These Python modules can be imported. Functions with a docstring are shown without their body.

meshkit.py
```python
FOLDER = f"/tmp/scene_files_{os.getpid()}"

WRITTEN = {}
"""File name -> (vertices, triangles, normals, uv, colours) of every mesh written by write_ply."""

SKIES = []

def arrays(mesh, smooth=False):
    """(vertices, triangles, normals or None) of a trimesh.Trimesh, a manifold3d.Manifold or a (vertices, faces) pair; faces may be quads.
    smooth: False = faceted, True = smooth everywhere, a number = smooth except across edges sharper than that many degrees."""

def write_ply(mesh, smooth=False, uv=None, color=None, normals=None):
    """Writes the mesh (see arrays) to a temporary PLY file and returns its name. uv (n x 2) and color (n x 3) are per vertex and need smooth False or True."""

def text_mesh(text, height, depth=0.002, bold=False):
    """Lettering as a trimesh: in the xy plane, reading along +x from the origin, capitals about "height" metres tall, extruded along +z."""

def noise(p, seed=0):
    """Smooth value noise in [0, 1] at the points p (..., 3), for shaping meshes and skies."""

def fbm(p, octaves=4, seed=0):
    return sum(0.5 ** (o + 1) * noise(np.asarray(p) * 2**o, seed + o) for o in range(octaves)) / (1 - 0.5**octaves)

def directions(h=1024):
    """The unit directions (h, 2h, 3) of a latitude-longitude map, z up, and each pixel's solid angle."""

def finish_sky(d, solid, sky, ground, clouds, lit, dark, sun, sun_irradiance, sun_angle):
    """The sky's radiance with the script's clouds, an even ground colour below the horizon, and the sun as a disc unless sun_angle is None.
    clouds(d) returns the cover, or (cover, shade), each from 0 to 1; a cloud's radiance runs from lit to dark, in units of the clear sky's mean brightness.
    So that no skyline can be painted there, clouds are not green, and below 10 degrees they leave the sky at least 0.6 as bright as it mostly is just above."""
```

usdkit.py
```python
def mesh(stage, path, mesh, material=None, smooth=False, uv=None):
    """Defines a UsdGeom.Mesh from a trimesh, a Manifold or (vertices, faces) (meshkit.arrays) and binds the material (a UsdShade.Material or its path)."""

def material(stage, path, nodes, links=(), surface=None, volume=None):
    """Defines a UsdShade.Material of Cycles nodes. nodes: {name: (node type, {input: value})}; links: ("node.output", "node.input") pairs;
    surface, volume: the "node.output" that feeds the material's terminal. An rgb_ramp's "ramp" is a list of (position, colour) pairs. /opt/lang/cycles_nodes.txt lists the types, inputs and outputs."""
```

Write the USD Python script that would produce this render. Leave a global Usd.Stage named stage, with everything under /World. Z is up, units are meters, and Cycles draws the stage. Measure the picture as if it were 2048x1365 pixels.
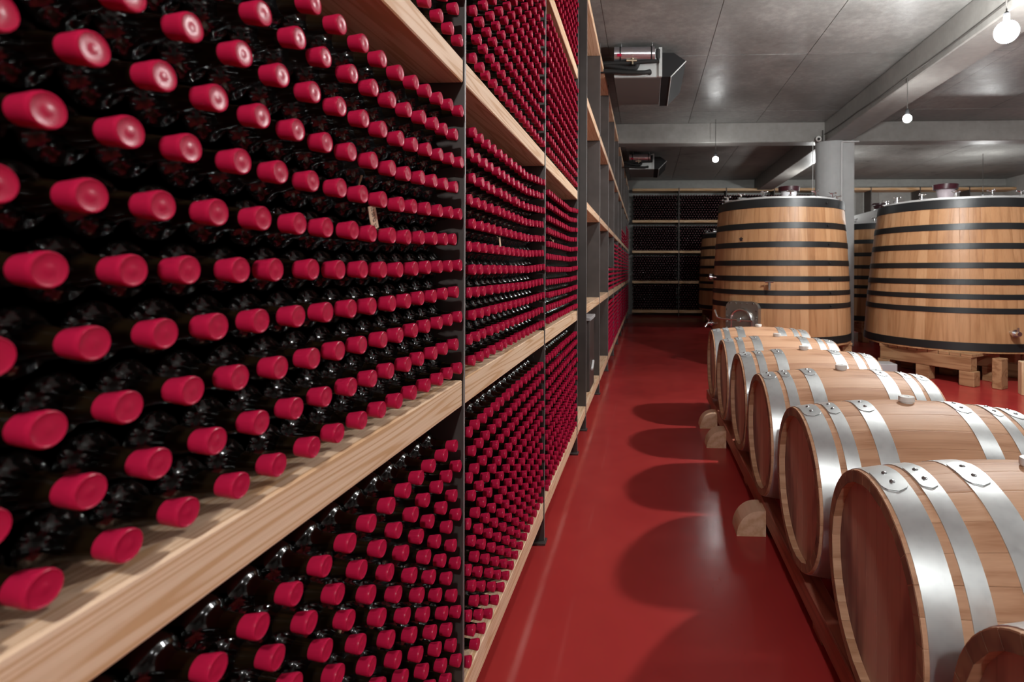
import math, random
import numpy as np, trimesh
import usdkit, meshkit
from pxr import Usd, UsdGeom, UsdShade, UsdLux, Gf, Sdf, Vt

random.seed(7)
RNG = np.random.default_rng(7)
PI = math.pi
stage = Usd.Stage.CreateInMemory()
UsdGeom.SetStageUpAxis(stage, UsdGeom.Tokens.z)
UsdGeom.SetStageMetersPerUnit(stage, 1.0)
WORLD = UsdGeom.Xform.Define(stage, '/World')
stage.SetDefaultPrim(WORLD.GetPrim())
UsdGeom.Scope.Define(stage, '/World/Looks')

# ------------------------------------------------------------------ camera, air light, lamps, exposure
EYE = 1.345
F_PX, CX, CY = 1100.0, 1238.0, 539.0
YAW, ROLL = math.radians(2.77), math.radians(0.17)
EXPOSURE = 2.0
BULB = 150.0            # radiance of the bulbs
# (x, y, z of the bulb, radius, cord top z, brightness factor)
LAMPS = [(2.66, 4.20, 3.11, .080, 3.985, 2.6), (3.173, 6.85, 3.19, .050, 3.72, .32), (1.22, 9.72, 3.28, .05, 3.985, .22),
         (3.0, 1.3, 3.3, .055, 3.985, .5), (.15, -1.7, 3.2, .08, 3.985, 1.6), (6.6, 3.2, 3.3, .05, 3.985, .45), (6.8, 8.3, 3.3, .05, 3.985, .35), (7.6, 12.8, 2.95, .06, 3.985, 1.1), (4.0, 12.9, 3.3, .05, 3.985, 1.5)]


def cam_axes():
    f = np.array([-math.sin(YAW), math.cos(YAW), 0.0])
    r = np.array([math.cos(YAW), math.sin(YAW), 0.0])
    u = np.cross(r, f)
    r2 = math.cos(ROLL) * r + math.sin(ROLL) * u
    return r2, np.cross(r2, f), f

CR, CU, CF = cam_axes()
EYEP = np.array([0, 0, EYE])
cam = UsdGeom.Camera.Define(stage, '/World/camera')
M = Gf.Matrix4d(*CR, 0, *CU, 0, *(-CF), 0, *EYEP, 1)
cam.AddTransformOp().Set(M)
cam.CreateHorizontalApertureAttr(36.0)
cam.CreateVerticalApertureAttr(36.0 * 1365 / 2048)
cam.CreateFocalLengthAttr(F_PX / 2048 * 36)
cam.CreateHorizontalApertureOffsetAttr((1024 - CX) / 2048 * 36)
cam.CreateVerticalApertureOffsetAttr((CY - 682.5) / 2048 * 36)
cam.CreateClippingRangeAttr(Gf.Vec2f(0.02, 200))
cam.CreateFStopAttr(4.5)
cam.CreateFocusDistanceAttr(1.9)
cam.CreateExposureAttr(EXPOSURE)

def project(p):
    d = np.asarray(p, float) - EYEP
    z = d @ CF
    return CX + F_PX * (d @ CR) / z, CY - F_PX * (d @ CU) / z, z

# ------------------------------------------------------------------ helpers
_names = {}
def numbered(parent, name):
    k = (str(parent), name)
    n = _names.get(k, 0)
    _names[k] = n + 1
    return name if n == 0 else '%s_%03d' % (name, n)

def path_of(parent):
    return '/World' if parent is None else str(parent.GetPath())

def obj(name, mesh, mat, parent=None, smooth=False):
    pp = path_of(parent)
    return usdkit.mesh(stage, pp + '/' + numbered(pp, name), mesh, mat, smooth).GetPrim()

def tag(o, label=None, cat=None, group=None, kind=None):
    for k, v in (('label', label), ('category', cat), ('group', group), ('kind', kind)):
        if v:
            o.SetCustomDataByKey(k, v)
    return o

def thing(name, label, cat, loc=(0, 0, 0), rotz=0.0, group=None, kind=None):
    x = UsdGeom.Xform.Define(stage, '/World/' + numbered('/World', name))
    x.AddTranslateOp().Set(Gf.Vec3d(*map(float, loc)))
    x.AddRotateXYZOp().Set(Gf.Vec3f(0, 0, math.degrees(rotz)))
    return tag(x.GetPrim(), label, cat, group, kind)

def dup(root, base, loc, rot=(0, 0, 0), label=None, cat=None, group=None):
    x = UsdGeom.Xform.Define(stage, '/World/' + numbered('/World', base))
    x.GetPrim().GetReferences().AddInternalReference(root.GetPath())
    x.ClearXformOpOrder()
    t = x.GetPrim().GetAttribute('xformOp:translate')
    x.AddTranslateOp().Set(Gf.Vec3d(*map(float, loc)))
    x.AddRotateXYZOp().Set(Gf.Vec3f(*map(float, rot)))
    x.GetPrim().SetInstanceable(True)
    return tag(x.GetPrim(), label, cat, group)

def place(root, loc, rot=(0, 0, 0)):
    root.GetAttribute('xformOp:translate').Set(Gf.Vec3d(*map(float, loc)))
    root.GetAttribute('xformOp:rotateXYZ').Set(Gf.Vec3f(*map(float, rot)))

def struct(name, mesh, mat, parent=None, smooth=False):
    o = obj(name, mesh, mat, parent, smooth)
    if parent is None:
        o.SetCustomDataByKey('kind', 'structure')
    return o

def box(x0, x1, y0, y1, z0, z1, b=0.0):
    c = np.array([(x0 + x1) / 2, (y0 + y1) / 2, (z0 + z1) / 2])
    h = np.array([x1 - x0, y1 - y0, z1 - z0]) / 2
    if b <= 0:
        m = trimesh.creation.box(2 * h)
        m.apply_translation(c)
        return m
    b = min(b, *(h * .45))
    pts = []
    for sx in (-1, 1):
        for sy in (-1, 1):
            for sz in (-1, 1):
                s = np.array([sx, sy, sz])
                for k in range(3):
                    o = h - b
                    o[k] = h[k]
                    pts.append(c + s * o)
    return trimesh.convex.convex_hull(np.array(pts))

def rot_z(m, a, at=(0, 0, 0)):
    m.apply_transform(trimesh.transformations.rotation_matrix(a, [0, 0, 1], at))
    return m

def lathe(profile, n=24, axis='z'):
    """profile [(r, h)] revolved; closes at r=0 ends."""
    v, f = [], []
    rings = []
    for r, h in profile:
        if r < 1e-9:
            rings.append([len(v)])
            v.append((0, 0, h))
        else:
            k = len(v)
            rings.append(list(range(k, k + n)))
            for i in range(n):
                a = 2 * PI * i / n
                v.append((r * math.cos(a), r * math.sin(a), h))
    for A, B in zip(rings, rings[1:]):
        for i in range(n):
            j = (i + 1) % n
            if len(A) == 1 and len(B) == 1:
                continue
            if len(A) == 1:
                f.append((A[0], B[j], B[i]))
            elif len(B) == 1:
                f.append((A[i], A[j], B[0]))
            else:
                f.append((A[i], A[j], B[j]))
                f.append((A[i], B[j], B[i]))
    m = trimesh.Trimesh(np.array(v, float), np.array(f), process=False)
    if axis == 'x':
        m.apply_transform(trimesh.transformations.rotation_matrix(PI / 2, [0, 1, 0]))
    if axis == 'y':
        m.apply_transform(trimesh.transformations.rotation_matrix(-PI / 2, [1, 0, 0]))
    return m

def cyl(p, q, r, n=16, r2=None):
    p, q = np.asarray(p, float), np.asarray(q, float)
    L = np.linalg.norm(q - p)
    r2 = r if r2 is None else r2
    m = lathe([(0, 0), (r, 0), (r2, L), (0, L)], n)
    m.apply_transform(trimesh.geometry.align_vectors([0, 0, 1], (q - p) / L))
    m.apply_translation(p)
    return m

def tube(points, r, n=8):
    P = np.asarray(points, float)
    T = np.gradient(P, axis=0)
    T /= np.linalg.norm(T, axis=1)[:, None]
    up = np.array([0.13, 0.21, 1.0])
    if abs(T[0] @ up) / np.linalg.norm(up) > .9:
        up = np.array([1.0, .2, .1])
    v, f = [], []
    for p, t in zip(P, T):
        a = np.cross(t, up); a /= np.linalg.norm(a)
        b = np.cross(t, a)
        for i in range(n):
            w = 2 * PI * i / n
            v.append(p + r * (math.cos(w) * a + math.sin(w) * b))
    for k in range(len(P) - 1):
        for i in range(n):
            j = (i + 1) % n
            f += [(k * n + i, k * n + j, (k + 1) * n + j), (k * n + i, (k + 1) * n + j, (k + 1) * n + i)]
    v += [P[0], P[-1]]
    e = len(v)
    for i in range(n):
        j = (i + 1) % n
        f += [(e - 2, j, i), (e - 1, (len(P) - 1) * n + i, (len(P) - 1) * n + j)]
    m = trimesh.Trimesh(np.array(v), np.array(f), process=False)
    m.fix_normals()
    return m

def cat_m(*ms):
    return trimesh.util.concatenate([m for m in ms])

def extrude_xz(poly, y0, y1):
    """convex polygon of (x, z) extruded along y."""
    pts = [(x, y0, z) for x, z in poly] + [(x, y1, z) for x, z in poly]
    return trimesh.convex.convex_hull(np.array(pts, float))

# ------------------------------------------------------------------ materials
def mat(name, nodes, links=(), surface='p.BSDF'):
    return usdkit.material(stage, '/World/Looks/' + name, nodes, links, surface=surface)

def plain(name, col, rough=.5, metal=0.0, spec=.5, coat=0.0):
    return mat(name, {'p': ('principled_bsdf', {'base_color': col, 'roughness': rough, 'metallic': metal, 'specular_ior_level': spec, 'coat_weight': coat, 'coat_roughness': .08})})

def wood(name, light, dark, scale, rings=10.0, rough=.5, world=False, detail=3.0, spec=.35, off=(0, 0, 0), contrast=1.0, stain=None, thin=2.2):
    """growth rings: contour lines of a noise stretched along the grain, plus fine fibres."""
    src = ('geometry', {}) if world else ('texture_coordinate', {})
    out = 'g.position' if world else 'g.object'
    nodes = {'g': src, 'm': ('mapping', {'scale': scale, 'location': off}),
             'n': ('noise_texture', {'scale': 1.0, 'detail': 2.0, 'roughness': .45}),
             'k': ('math', {'math_type': 'multiply', 'value2': rings * 6.283}), 's': ('math', {'math_type': 'sine'}),
             'r': ('map_range', {'from_min': -1.0, 'from_max': 1.0}),
             'm2': ('mapping', {'scale': tuple(a * (14 if a > min(scale) * 1.5 else 3) for a in scale)}),
             'f': ('noise_texture', {'scale': 1.0, 'detail': detail}),
             'mix': ('math', {'math_type': 'multiply', 'value2': .55 * contrast}),
             'mix2': ('math', {'math_type': 'multiply_add', 'value2': .75 * contrast}),
             'c': ('rgb_ramp', {'ramp': [(.12, light), (.62, tuple((a + b) / 2 for a, b in zip(light, dark))), (.98, dark)]}),
             'b': ('bump', {'strength': .12, 'distance': .002}),
             'p': ('principled_bsdf', {'roughness': rough, 'specular_ior_level': spec})}
    links = [(out, 'm.vector'), ('m.vector', 'n.vector'), ('n.fac', 'k.value1'), ('k.value', 's.value1'), ('s.value', 'r.value'),
             (out, 'm2.vector'), ('m2.vector', 'f.vector'), ('r.result', 'pw.value1'), ('pw.value', 'mix.value1'), ('f.fac', 'mix2.value1'), ('mix.value', 'mix2.value3'),
             ('mix2.value', 'c.fac'), ('f.fac', 'b.height'), ('b.normal', 'p.normal')]
    nodes['pw'] = ('math', {'math_type': 'power', 'value2': thin})
    if stain is None:
        links.append(('c.color', 'p.base_color'))
    else:
        nodes['ms'] = ('mapping', {'scale': stain[1]})
        nodes['sn'] = ('noise_texture', {'scale': 1.0, 'detail': 3.0})
        nodes['sr'] = ('map_range', {'from_min': .50, 'from_max': .66, 'to_min': 0.0, 'to_max': .85, 'clamp': True})
        nodes['sm'] = ('mix_color', {'b': stain[0]})
        links += [(out, 'ms.vector'), ('ms.vector', 'sn.vector'), ('sn.fac', 'sr.value'), ('sr.result', 'sm.fac'), ('c.color', 'sm.a'), ('sm.result', 'p.base_color')]
    return mat(name, nodes, links)

MW = {}
MW['pine'] = [wood('pine_board_%d' % i, (.90, .67, .49), (.66, .39, .21), (13, .40, 13), rings=13 + 2 * i, rough=.5, world=True, off=(3.1 * i, 1.7 * i, .4 * i), contrast=1.25, thin=4.5) for i in range(3)]
MW['pine_x'] = [wood('pine_board_back_%d' % i, (.74, .54, .34), (.50, .27, .11), (.55, 9, 9), rings=7, rough=.5, world=True, off=(3.1 * i, 1.7 * i, 0)) for i in range(2)]
OAK = [((.60, .35, .215), (.37, .175, .09)), ((.57, .325, .195), (.345, .16, .08)), ((.63, .375, .235), (.40, .20, .105))]
MW['barrel'] = [wood('barrel_oak_%d' % i, a, b, (.9, 13, 13), rings=3.5, spec=.25, rough=.55, off=(i * 2.3, i, 0), contrast=.8) for i, (a, b) in enumerate(OAK)]
VAT = [((.52, .29, .145), (.32, .15, .062)), ((.46, .245, .115), (.28, .125, .05)), ((.57, .335, .175), (.37, .185, .08)), ((.49, .268, .13), (.30, .137, .056))]
MW['vat'] = [wood('vat_oak_%d' % i, a, b, (11, 11, .6), rings=3.0, rough=.4, off=(i, i * 1.3, i), contrast=.75) for i, (a, b) in enumerate(VAT)]
MW['head'] = [wood('barrel_head_oak_%d' % i, a, b, (9, 9, .9), rings=2.0, rough=.5, off=(i, 2 * i, 0), contrast=.5, stain=((.12, .035, .045), (2, 6, 1.6))) for i, (a, b) in enumerate([((.60, .40, .30), (.38, .21, .15)), ((.57, .37, .275), (.36, .20, .14))])]
MW['endgrain'] = wood('stave_end_oak', (.36, .21, .12), (.20, .10, .06), (8, 8, 8), rings=4, rough=.6, contrast=.8, stain=((.10, .035, .03), (5, 5, 5)))
MW['rail'] = wood('wine_stained_rail_wood', (.50, .18, .115), (.30, .10, .065), (9, .6, 9), rings=5, rough=.5, world=True)
MW['chock'] = wood('pale_chock_wood', (.78, .54, .38), (.58, .34, .2), (5, .8, 5), rings=5, rough=.6)
MW['pallet'] = wood('pallet_timber', (.46, .27, .14), (.27, .13, .06), (7, .7, 7), rings=5, rough=.6)
MW['pallet_pale'] = wood('pale_pallet_timber', (.74, .56, .37), (.55, .36, .2), (5, 5, 1.2), rings=4, rough=.6)

STEEL_DARK = mat('rack_steel', {'g': ('geometry', {}), 'n': ('noise_texture', {'scale': 5.0, 'detail': 5.0}), 'c': ('rgb_ramp', {'ramp': [(.3, (.062, .050, .046)), (.75, (.095, .078, .072))]}),
                                'p': ('principled_bsdf', {'roughness': .45, 'metallic': .3})}, [('g.position', 'n.vector'), ('n.fac', 'c.fac'), ('c.color', 'p.base_color')])
GALV = mat('galvanised_hoop_steel', {'g': ('texture_coordinate', {}), 'n': ('noise_texture', {'scale': 40.0, 'detail': 3.0}), 'c': ('rgb_ramp', {'ramp': [(.3, (.60, .62, .625)), (.7, (.63, .65, .65))]}),
                                     'r': ('map_range', {'from_min': .3, 'from_max': .7, 'to_min': .36, 'to_max': .40}),
                                     'p': ('principled_bsdf', {'metallic': .8})},
           [('g.object', 'n.vector'), ('n.fac', 'c.fac'), ('c.color', 'p.base_color'), ('n.fac', 'r.value'), ('r.result', 'p.roughness')])
IRON = plain('black_iron_hoop', (.011, .012, .013), .42, 0.0, .5)
STEEL_EDGE = plain('bare_steel_edge', (.34, .33, .33), .45, .6)
INOX = plain('stainless_steel', (.72, .72, .73), .16, 1.0)
INOX_DARK = plain('brushed_dark_stainless', (.42, .40, .37), .34, .9)
LIDMETAL = plain('brushed_lid_steel', (.70, .70, .70), .38, .45)
RIVET = plain('rivet_steel', (.45, .46, .47), .3, 1.0)
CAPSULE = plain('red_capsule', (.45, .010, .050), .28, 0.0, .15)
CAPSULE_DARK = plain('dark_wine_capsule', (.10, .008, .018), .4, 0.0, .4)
GLASS = plain('dark_bottle_glass', (.0010, .0011, .0008), .11, 0.0, .85)
NECKGLASS = plain('amber_neck_glass', (.010, .0055, .002), .14, 0.0, .5)
WHITE = plain('white_silicone', (.80, .80, .78), .35)
BUCKET = plain('white_bucket_plastic', (.82, .82, .86), .3)
WINE = plain('wine_red_plastic', (.035, .004, .009), .35)
TINTED = plain('wine_tinted_plastic', (.42, .36, .39), .15)
BLACK = plain('black_plastic', (.012, .012, .013), .65, 0, .3)
RUBBER = plain('black_pipe_lagging', (.01, .01, .01), .7)
GREYMETAL = plain('grey_casing_metal', (.20, .20, .195), .4, .25)
PALEMETAL = plain('pale_casing_metal', (.55, .57, .56), .4, .2)
SILVER = plain('silver_tank_metal', (.66, .66, .70), .22, .9)
BRASS = plain('brass_fitting', (.62, .55, .40), .3, 1.0)
PAPER = plain('kraft_tag_card', (.66, .47, .33), .8, 0, .2)
STRING = plain('raffia_string', (.42, .31, .2), .9, 0, .1)
WATER = mat('clear_water', {'p': ('principled_bsdf', {'base_color': (1, 1, 1), 'roughness': .02, 'ior': 1.33, 'transmission_weight': 1.0})})
INK = plain('dark_ink', (.03, .02, .02), .7)
CONDUIT = plain('white_conduit', (.66, .66, .66), .4)
CABLE = plain('grey_cable', (.07, .065, .06), .6)
GREYBOX = plain('light_grey_plastic', (.45, .45, .46), .5)

def concrete(name, a, b, rough=(.30, .50), scale=(1, 1, 1), bump=.15):
    return mat(name, {'g': ('geometry', {}), 'm': ('mapping', {'scale': scale}),
                      'n': ('noise_texture', {'scale': .9, 'detail': 6.0, 'roughness': .62}), 'n2': ('noise_texture', {'scale': 9.0, 'detail': 5.0, 'roughness': .65}),
                      'k': ('math', {'math_type': 'multiply', 'value2': .35}), 'a': ('math', {'math_type': 'multiply_add', 'value2': .65}),
                      'c': ('rgb_ramp', {'ramp': [(.30, a), (.70, b)]}),
                      'r': ('map_range', {'from_min': .35, 'from_max': .65, 'to_min': rough[0], 'to_max': rough[1]}),
                      'b': ('bump', {'strength': bump, 'distance': .01}), 'p': ('principled_bsdf', {'specular_ior_level': .5})},
               [('g.position', 'm.vector'), ('m.vector', 'n.vector'), ('m.vector', 'n2.vector'), ('n2.fac', 'k.value1'), ('n.fac', 'a.value1'), ('k.value', 'a.value3'), ('a.value', 'c.fac'),
                ('c.color', 'p.base_color'), ('n.fac', 'r.value'), ('r.result', 'p.roughness'), ('n2.fac', 'b.height'), ('b.normal', 'p.normal')])

def slab_concrete(name, k):
    c = np.array([.99, .985, .94])
    return mat(name, {'g': ('geometry', {}), 'n': ('noise_texture', {'scale': .75, 'detail': 7.0, 'roughness': .66}), 'n2': ('noise_texture', {'scale': 11.0, 'detail': 5.0, 'roughness': .7}),
                      'k': ('math', {'math_type': 'multiply', 'value2': .30}), 'a': ('math', {'math_type': 'multiply_add', 'value2': .70}),
                      'c': ('rgb_ramp', {'ramp': [(.30, tuple(.11 * k * c)), (.52, tuple(.22 * k * c)), (.72, tuple(.39 * k * c))]}),
                      'm': ('mapping', {'scale': (1.2, 2.6, 1), 'rotation': (0, 0, .35)}), 'ns': ('noise_texture', {'scale': 2.4, 'detail': 6.0, 'roughness': .75, 'distortion': 1.2}),
                      'sr': ('map_range', {'from_min': .63, 'from_max': .74, 'to_min': 0.0, 'to_max': .55, 'clamp': True}), 'sm': ('mix_color', {'b': (.46, .45, .44)}),
                      'r': ('map_range', {'from_min': .35, 'from_max': .65, 'to_min': .30, 'to_max': .50}),
                      'b': ('bump', {'strength': .22, 'distance': .012}), 'p': ('principled_bsdf', {'specular_ior_level': .5})},
               [('g.position', 'n.vector'), ('g.position', 'n2.vector'), ('n2.fac', 'k.value1'), ('n.fac', 'a.value1'), ('k.value', 'a.value3'), ('a.value', 'c.fac'),
                ('g.position', 'm.vector'), ('m.vector', 'ns.vector'), ('ns.fac', 'sr.value'), ('sr.result', 'sm.fac'), ('c.color', 'sm.a'), ('sm.result', 'p.base_color'),
                ('n.fac', 'r.value'), ('r.result', 'p.roughness'), ('n2.fac', 'b.height'), ('b.normal', 'p.normal')])
CEIL = [slab_concrete('ceiling_concrete_%d' % i, k) for i, k in enumerate((1.0, .92, 1.08))]
BEAMC = concrete('beam_concrete', (.18, .172, .16), (.32, .308, .29), (.4, .6))
PILLARC = concrete('pillar_concrete', (.42, .43, .43), (.54, .55, .55), (.5, .7))
WALLC = concrete('wall_concrete', (.27, .27, .255), (.42, .42, .40), (.5, .7))

FLOOR = mat('red_epoxy_floor', {
    'g': ('geometry', {}), 'x': ('separate_xyz', {}),
    'n': ('noise_texture', {'scale': .7, 'detail': 4.0, 'roughness': .55}), 'n2': ('noise_texture', {'scale': 30.0, 'detail': 3.0}),
    'c': ('rgb_ramp', {'ramp': [(.32, (.34, .028, .028)), (.68, (.43, .040, .036))]}),
    # a worn pale line along the rack foot and a fainter one beside it
    'd': ('math', {'math_type': 'subtract', 'value2': -.435}), 'da': ('math', {'math_type': 'absolute'}), 'dl': ('map_range', {'from_min': .004, 'from_max': .018, 'to_min': 1.0, 'to_max': 0.0, 'clamp': True}),
    'e': ('math', {'math_type': 'subtract', 'value2': -.29}), 'ea': ('math', {'math_type': 'absolute'}), 'el': ('map_range', {'from_min': .002, 'from_max': .012, 'to_min': .35, 'to_max': 0.0, 'clamp': True}),
    'sum': ('math', {'math_type': 'maximum'}), 'mw': ('mapping', {'scale': (3, 1.3, 1)}), 'nw': ('noise_texture', {'scale': 1.0, 'detail': 4.0}),
    'wr': ('map_range', {'from_min': .48, 'from_max': .74, 'to_min': 0.0, 'to_max': .55, 'clamp': True}), 'w': ('math', {'math_type': 'multiply'}),
    'mix': ('mix_color', {'b': (.56, .22, .20)}),
    'r': ('map_range', {'from_min': .35, 'from_max': .65, 'to_min': .17, 'to_max': .25}),
    'nb': ('noise_texture', {'scale': 3.2, 'detail': 2.0}), 'b': ('bump', {'strength': .10, 'distance': .02}),
    'p': ('principled_bsdf', {'specular_ior_level': .3})},
    [('g.position', 'x.vector'), ('g.position', 'n.vector'), ('g.position', 'n2.vector'), ('n.fac', 'c.fac'), ('x.x', 'd.value1'), ('d.value', 'da.value1'), ('da.value', 'dl.value'),
     ('x.x', 'e.value1'), ('e.value', 'ea.value1'), ('ea.value', 'el.value'), ('dl.result', 'sum.value1'), ('el.result', 'sum.value2'), ('g.position', 'mw.vector'), ('mw.vector', 'nw.vector'), ('nw.fac', 'wr.value'),
     ('sum.value', 'w.value1'), ('wr.result', 'w.value2'), ('w.value', 'mix.fac'), ('c.color', 'mix.a'), ('mix.result', 'p.base_color'), ('n.fac', 'r.value'), ('r.result', 'p.roughness'),
     ('g.position', 'nb.vector'), ('nb.fac', 'b.height'), ('b.normal', 'p.normal')])
_lampmats = {}
def lamp_mat(k):
    if k not in _lampmats:
        _lampmats[k] = mat('bulb_light_%d' % len(_lampmats), {'e': ('emission', {'color': (.985, 1.0, .985), 'strength': BULB * k})}, surface='e.emission')
    return _lampmats[k]

# ------------------------------------------------------------------ the room
ZC = 3.985
X0, X1, Y0, Y1 = -1.22, 10.35, -4.0, 16.45
struct('floor', box(X0 - .2, X1 + .2, Y0 - .2, Y1 + .2, -.2, 0), FLOOR)
struct('wall_left', box(X0 - .2, X0, Y0, Y1, 0, ZC), WALLC)
struct('wall_right', box(X1, X1 + .2, Y0, Y1, 0, ZC), WALLC)
struct('wall_back', box(X0, X1, Y1, Y1 + .2, 0, ZC), WALLC)
struct('wall_front', box(X0, X1, Y0 - .2, Y0, 0, ZC), WALLC)
ceil = UsdGeom.Xform.Define(stage, '/World/ceiling').GetPrim()
tag(ceil, kind='structure')
obj('slab', box(X0 - .2, X1 + .2, Y0 - .2, Y1 + .2, ZC + .012, ZC + .3), BEAMC, ceil)
xs = [X0] + [round(.76 + 1.21 * k, 3) for k in range(-1, 8)] + [X1]
ys = [Y0] + [-3.66 + 2.42 * k + .8 for k in range(0, 8)] + [Y1]
xs = sorted(set(x for x in xs if X0 <= x <= X1)); ys = sorted(set(y for y in ys if Y0 <= y <= Y1))
for i in range(len(xs) - 1):
    for j in range(len(ys) - 1):
        dz = random.uniform(-.0015, .0015)
        g = .0035
        obj('panel', box(xs[i] + g, xs[i + 1] - g, ys[j] + g, ys[j + 1] - g, ZC + dz, ZC + .014), CEIL[(i * 2 + j * 5 + (i * j) % 3) % 3], ceil)
struct('ceiling_beam', box(3.18, 3.61, Y0, Y1, 3.625, ZC + .005, .012), BEAMC)
struct('ceiling_beam', box(X0, X1, 9.97, 10.27, 3.63, ZC + .005, .012), BEAMC)
struct('ceiling_beam', box(X0, X1, Y1 - .12, Y1 + .02, 3.68, ZC + .005, .01), WALLC)
pl = UsdGeom.Xform.Define(stage, '/World/pillar').GetPrim()
tag(pl, kind='structure')
prof = [(.285, 0), (.285, 3.63)]
m = lathe([(0, 0)] + prof + [(0, 3.63)], 40); m.apply_translation((3.36, 10.12, 0))
obj('column', m, PILLARC, pl, 30)
obj('flat_facing', box(3.44, 3.665, 9.86, 10.16, 0, 3.63, .01), PILLARC, pl)

# ------------------------------------------------------------------ bottle racks along the aisle
RX = -.495                                     # front plane of the racks
DEPTH = .66
LEV = [(.123, .205), (.972, 1.045), (1.85, 1.915), (2.728, 2.80), (3.64, 3.71)]
POSTS = [-.93, .27, 1.477, 2.68, 3.98, 4.57, 5.90, 7.25, 8.55, 9.85, 11.15, 12.45, 13.75, 15.05, 15.86]
RACKLAB = ['steel and pine rack bay cut off by the picture edge, full of bottles',
           'steel and pine rack bay with the large blurred red-capped bottles',
           'steel and pine rack bay between the first and second dark posts',
           'steel and pine rack bay between the second and third dark posts',
           'narrow empty rack bay with only a pine floor board',
           'empty steel and pine rack bay with a grey box in it',
           'empty rack bay with a pale floor board just past the grey box',
           'rack bay whose middle shelf is only partly filled with bottles'] + ['far rack bay, %s past the empty bays' % w for w in ('second', 'third', 'fourth', 'fifth', 'sixth', 'last')]
T = .005
for b in range(len(POSTS) - 1):
    y0, y1 = POSTS[b], POSTS[b + 1]
    t = thing('wine_rack', RACKLAB[b], 'rack', (RX, y0, 0))
    # the steel panel at the far end of the bay, with its foot and edge
    L = y1 - y0
    obj('steel_panel', box(-DEPTH, 0.0, L - T / 2, L + T / 2, 0.0, 3.78, .002), STEEL_DARK, t)
    obj('panel_edge', box(.0005, .0035, L - T / 2, L + T / 2, 0.0, 3.78), STEEL_EDGE, t)
    obj('foot_plate', box(-.09, .012, L - .03, L + .03, 0, .012, .002), STEEL_DARK, t)
    levels = [0] if b == 4 else [0, 1, 2, 3, 4]
    for k in levels:
        z0, z1 = LEV[k]
        w = (DEPTH - .02) / 4
        for q in range(4):
            xa = -.001 - q * (w + .004) - w
            zz = z1 - random.uniform(0, .0025)
            obj('shelf_plank', box(xa, xa + w, T / 2 + .002, L - T / 2 - .005, z0, zz, .003), MW['pine'][(b + k + q) % 3], t)

# ------------------------------------------------------------------ bottles
def bottle_meshes():
    R = .0352
    body = [(0, .006), (.022, .004), (.031, .0), (.0345, .001), (R, .005), (R, .10), (R, .212)] + [(.0136 + .022 * math.cos(math.radians(q)), .216 + .022 * math.sin(math.radians(q))) for q in (10, 20, 30, 40, 49, 57, 64)] + [(.0208, .2382), (.0189, .2420), (.0175, .2465), (.0165, .2520), (0, .2520)]
    neck = [(0, .2520), (.0165, .2520), (.0150, .259), (.0138, .267), (.0126, .278), (.0124, .286), (0, .286)]
    cap = [(.0124, .2770), (.0130, .2772), (.0134, .280), (.0143, .287), (.0153, .2935), (.0158, .2972), (.0157, .2992), (.0151, .3012), (.0141, .3017), (.0128, .3008), (.0060, .3006), (.0040, .3011), (0, .3011)]
    return lathe(body, 22, 'x'), lathe(neck, 18, 'x'), lathe(cap, 20, 'x')

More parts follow.
